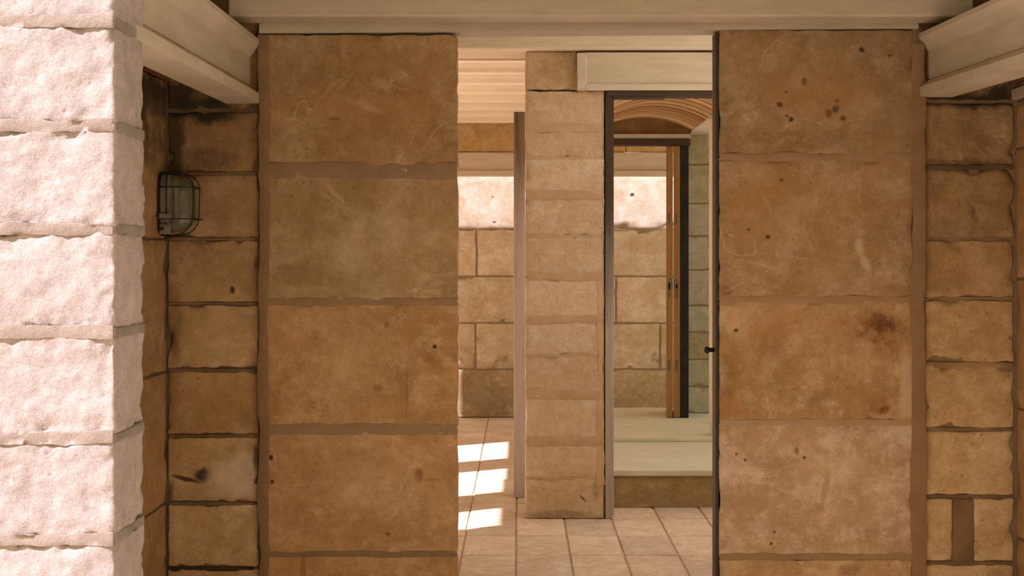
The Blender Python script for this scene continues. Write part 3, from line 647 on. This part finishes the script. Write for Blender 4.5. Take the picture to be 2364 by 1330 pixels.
# vault: transverse arches of thin tiles
va = empty('ceiling_vault', 'shallow curved tile vault over the small room, striped brown and ochre', 'ceiling', kind='structure')
XC, HW, ZS, RISE = .82, .315, wz(300, 8.8), .085
RAD = (HW ** 2 + RISE ** 2) / (2 * RISE)
def arc(x): return ZS + RISE - RAD + math.sqrt(max(0, RAD ** 2 - (x - XC) ** 2))
y = 6.58; kk = 0
random.seed(5)
while y < 8.86:
    wd = random.choice((.05, .08, .10, .14)); bm = bmesh.new(); n = 14; lo_, hi_ = [], []; dz = random.uniform(-.004, .004)
    xs = [XC - HW + 2 * HW * i / n for i in range(n + 1)]
    rows_ = [[bm.verts.new((x, yy, arc(x) + dz + tt)) for x in xs] for (yy, tt) in ((y, 0), (y + wd - .004, 0), (y + wd - .004, .03), (y, .03))]
    for i in range(n):
        for q in range(4):
            a_, b_ = rows_[q], rows_[(q + 1) % 4]
            bm.faces.new((a_[i], a_[i + 1], b_[i + 1], b_[i]))
    bm.faces.new([r_[0] for r_ in rows_]); bm.faces.new([r_[-1] for r_ in rows_][::-1])
    tn = random.choice(((1, 1, 1), (1.35, 1.5, 1.7), (.75, .6, .5), (1.2, 1.3, 1.3), (1.5, 1.6, 1.6), (1.1, .9, .75), (1.3, 1.2, 1.1)))
    link('vault_course', fin(bm), 'vault_tile', va, tn, smooth=False); y += wd; kk += 1
# lunette stone and small beam over the far door
lun = box('wall_lunette', (.46, 1.137), (8.86, 8.98), (wz(309, D4), 2.32), 'stone_niche', bev=0, tint=(.95, .8, .62)); tag(lun, 'brown stone lunette closing the far end of the vault', 'wall', kind='structure')
db = box('door_beam', (.46, 1.125), (D4, D4 + .14), (wz(320, D4), wz(309, D4)), 'white_plaster', bev=.003, tint=(.8, .82, .8)); tag(db, 'thin pale grey lintel just above the folding door head', 'beam')
vb = sweep('concrete_beam', [(0, 0), (0, .03), (.03, .05), (.03, .14), (.16, .14), (.16, 0)], (1.137, 6.6, 2.105), (1.137, 9.04, 2.105), 'white_plaster', None, 1, (.92, .95, .98), 'y')
tag(vb, 'pale grey beam edge along the right side of the vaulted room', 'beam')
fd = empty('folding_door', 'varnished brown folding door opened edge-on at the far end of the small room', 'door'); fd.location = (1.0, D4, ZR)
inv = Matrix.Translation(fd.location).inverted(); parts = []
parts.append(box('head', (.46, 1.125), (D4 - .01, D4 + .08), (wz(336, D4), wz(321, D4)), 'dark_wood', fd, bev=.002))
parts.append(box('jamb', (wx(1571, D4), wx(1590, D4)), (D4, D4 + .10), (ZR, wz(322, D4)), 'black_paint', fd, bev=.002))
for (a, b, hgt) in ((1538, 1553, 337), (1555, 1570, 337)):
    xa, xb = wx(a, D4), wx(b, D4); k_ = xa / D4; ztp = wz(hgt, D4)
    bm = bmesh.new(); dd = .42
    v = []
    for (yy) in (D4, D4 + dd):
        off = (yy - D4) * (k_ if yy > D4 else 0)
        v.append([(xa + off, yy), (xb + off * 1.0, yy)])
    vs = []
    for z_ in (ZR + .004, ztp):
        vs.append([bm.verts.new((*v[0][0], z_)), bm.verts.new((*v[0][1], z_)), bm.verts.new((*v[1][1], z_)), bm.verts.new((*v[1][0], z_))])
    bm.faces.new(vs[0][::-1]); bm.faces.new(vs[1])
    for q in range(4): bm.faces.new((vs[0][q], vs[0][(q + 1) % 4], vs[1][(q + 1) % 4], vs[1][q]))
    bmesh.ops.bevel(bm, geom=list(bm.edges), offset=.002, segments=1, affect='EDGES')
    leaf = link('door_leaf', fin(bm), 'varnished_wood', fd, smooth=False); parts.append(leaf)
for (px, py, hw, hh_) in ((1547, 655, 4, 13), (1560, 655, 4, 10), (1545, 670, 1.6, 17), (1562, 672, 1.6, 16), (1545, 505, 1.5, 12), (1562, 505, 1.5, 12), (1545, 843, 1.5, 12), (1562, 843, 1.5, 12)):
    bm = bmesh.new(); bm_box(bm, (wx(px - hw, D4), wx(px + hw, D4)), (D4 - .004, D4 + .002), (wz(py + hh_, D4), wz(py - hh_, D4)), 0)
    parts.append(link('hinge', fin(bm), 'hinge_metal', fd, smooth=False))
for o in parts: o.matrix_parent_inverse = inv
wpst = box('white_post', (wx(1641, 7.9), wx(1641, 7.9) + .10), (7.9, 7.98), (ZR, 2.10), 'white_plaster', bev=.004, tint=(1.15, 1.12, 1.1))
tag(wpst, 'slim white post at the right of the small room, partly behind the portal wall', 'post')

# ------------------------------------------------------------------ gallery's left side: pillars whose shadows stripe the floor (outside the frame)
for (a, b) in ((4.5, 5.35), (5.85, 6.25), (7.12, 7.47), (8.30, 9.85)):
    o = block(None, (-1.78, -1.64), (a, b), (0, 1.928), 'stone_pier', name='stone_pillar', res=.2, rough=.0, r=.006)
    tag(o, 'stone pillar of the gallery colonnade, outside the picture to the left', 'pillar', 'gallery colonnade pillars')
o = box('header_beam', (-1.80, -1.62), (4.33, 9.98), (1.93, 2.41), 'concrete_warm', bev=.004); tag(o, 'concrete beam along the top of the gallery colonnade', 'beam')
o = empty('ceiling_middle', 'flat soffit over the passage between portal wall and pier, with a sky slot added at its right side to light the passage', 'ceiling', kind='structure')
box('slab', (-2.25, 0.0), (4.41, 6.39), (2.42, 2.54), 'concrete', o, bev=0)
box('slab', (0.0, 1.5), (6.1, 6.39), (2.42, 2.54), 'concrete', o, bev=0)  # gap between the slabs is an added opening that lets daylight in
o = box('wall_gallery_right', (1.52, 1.7), (4.33, 6.70), (0, 2.54), 'bounce_plaster', bev=0); tag(o, 'side wall closing the passage on the right, made pale to bounce light, outside the picture', 'wall', kind='structure')  # unseen reflector: bright plaster chosen to throw sun back into the passage
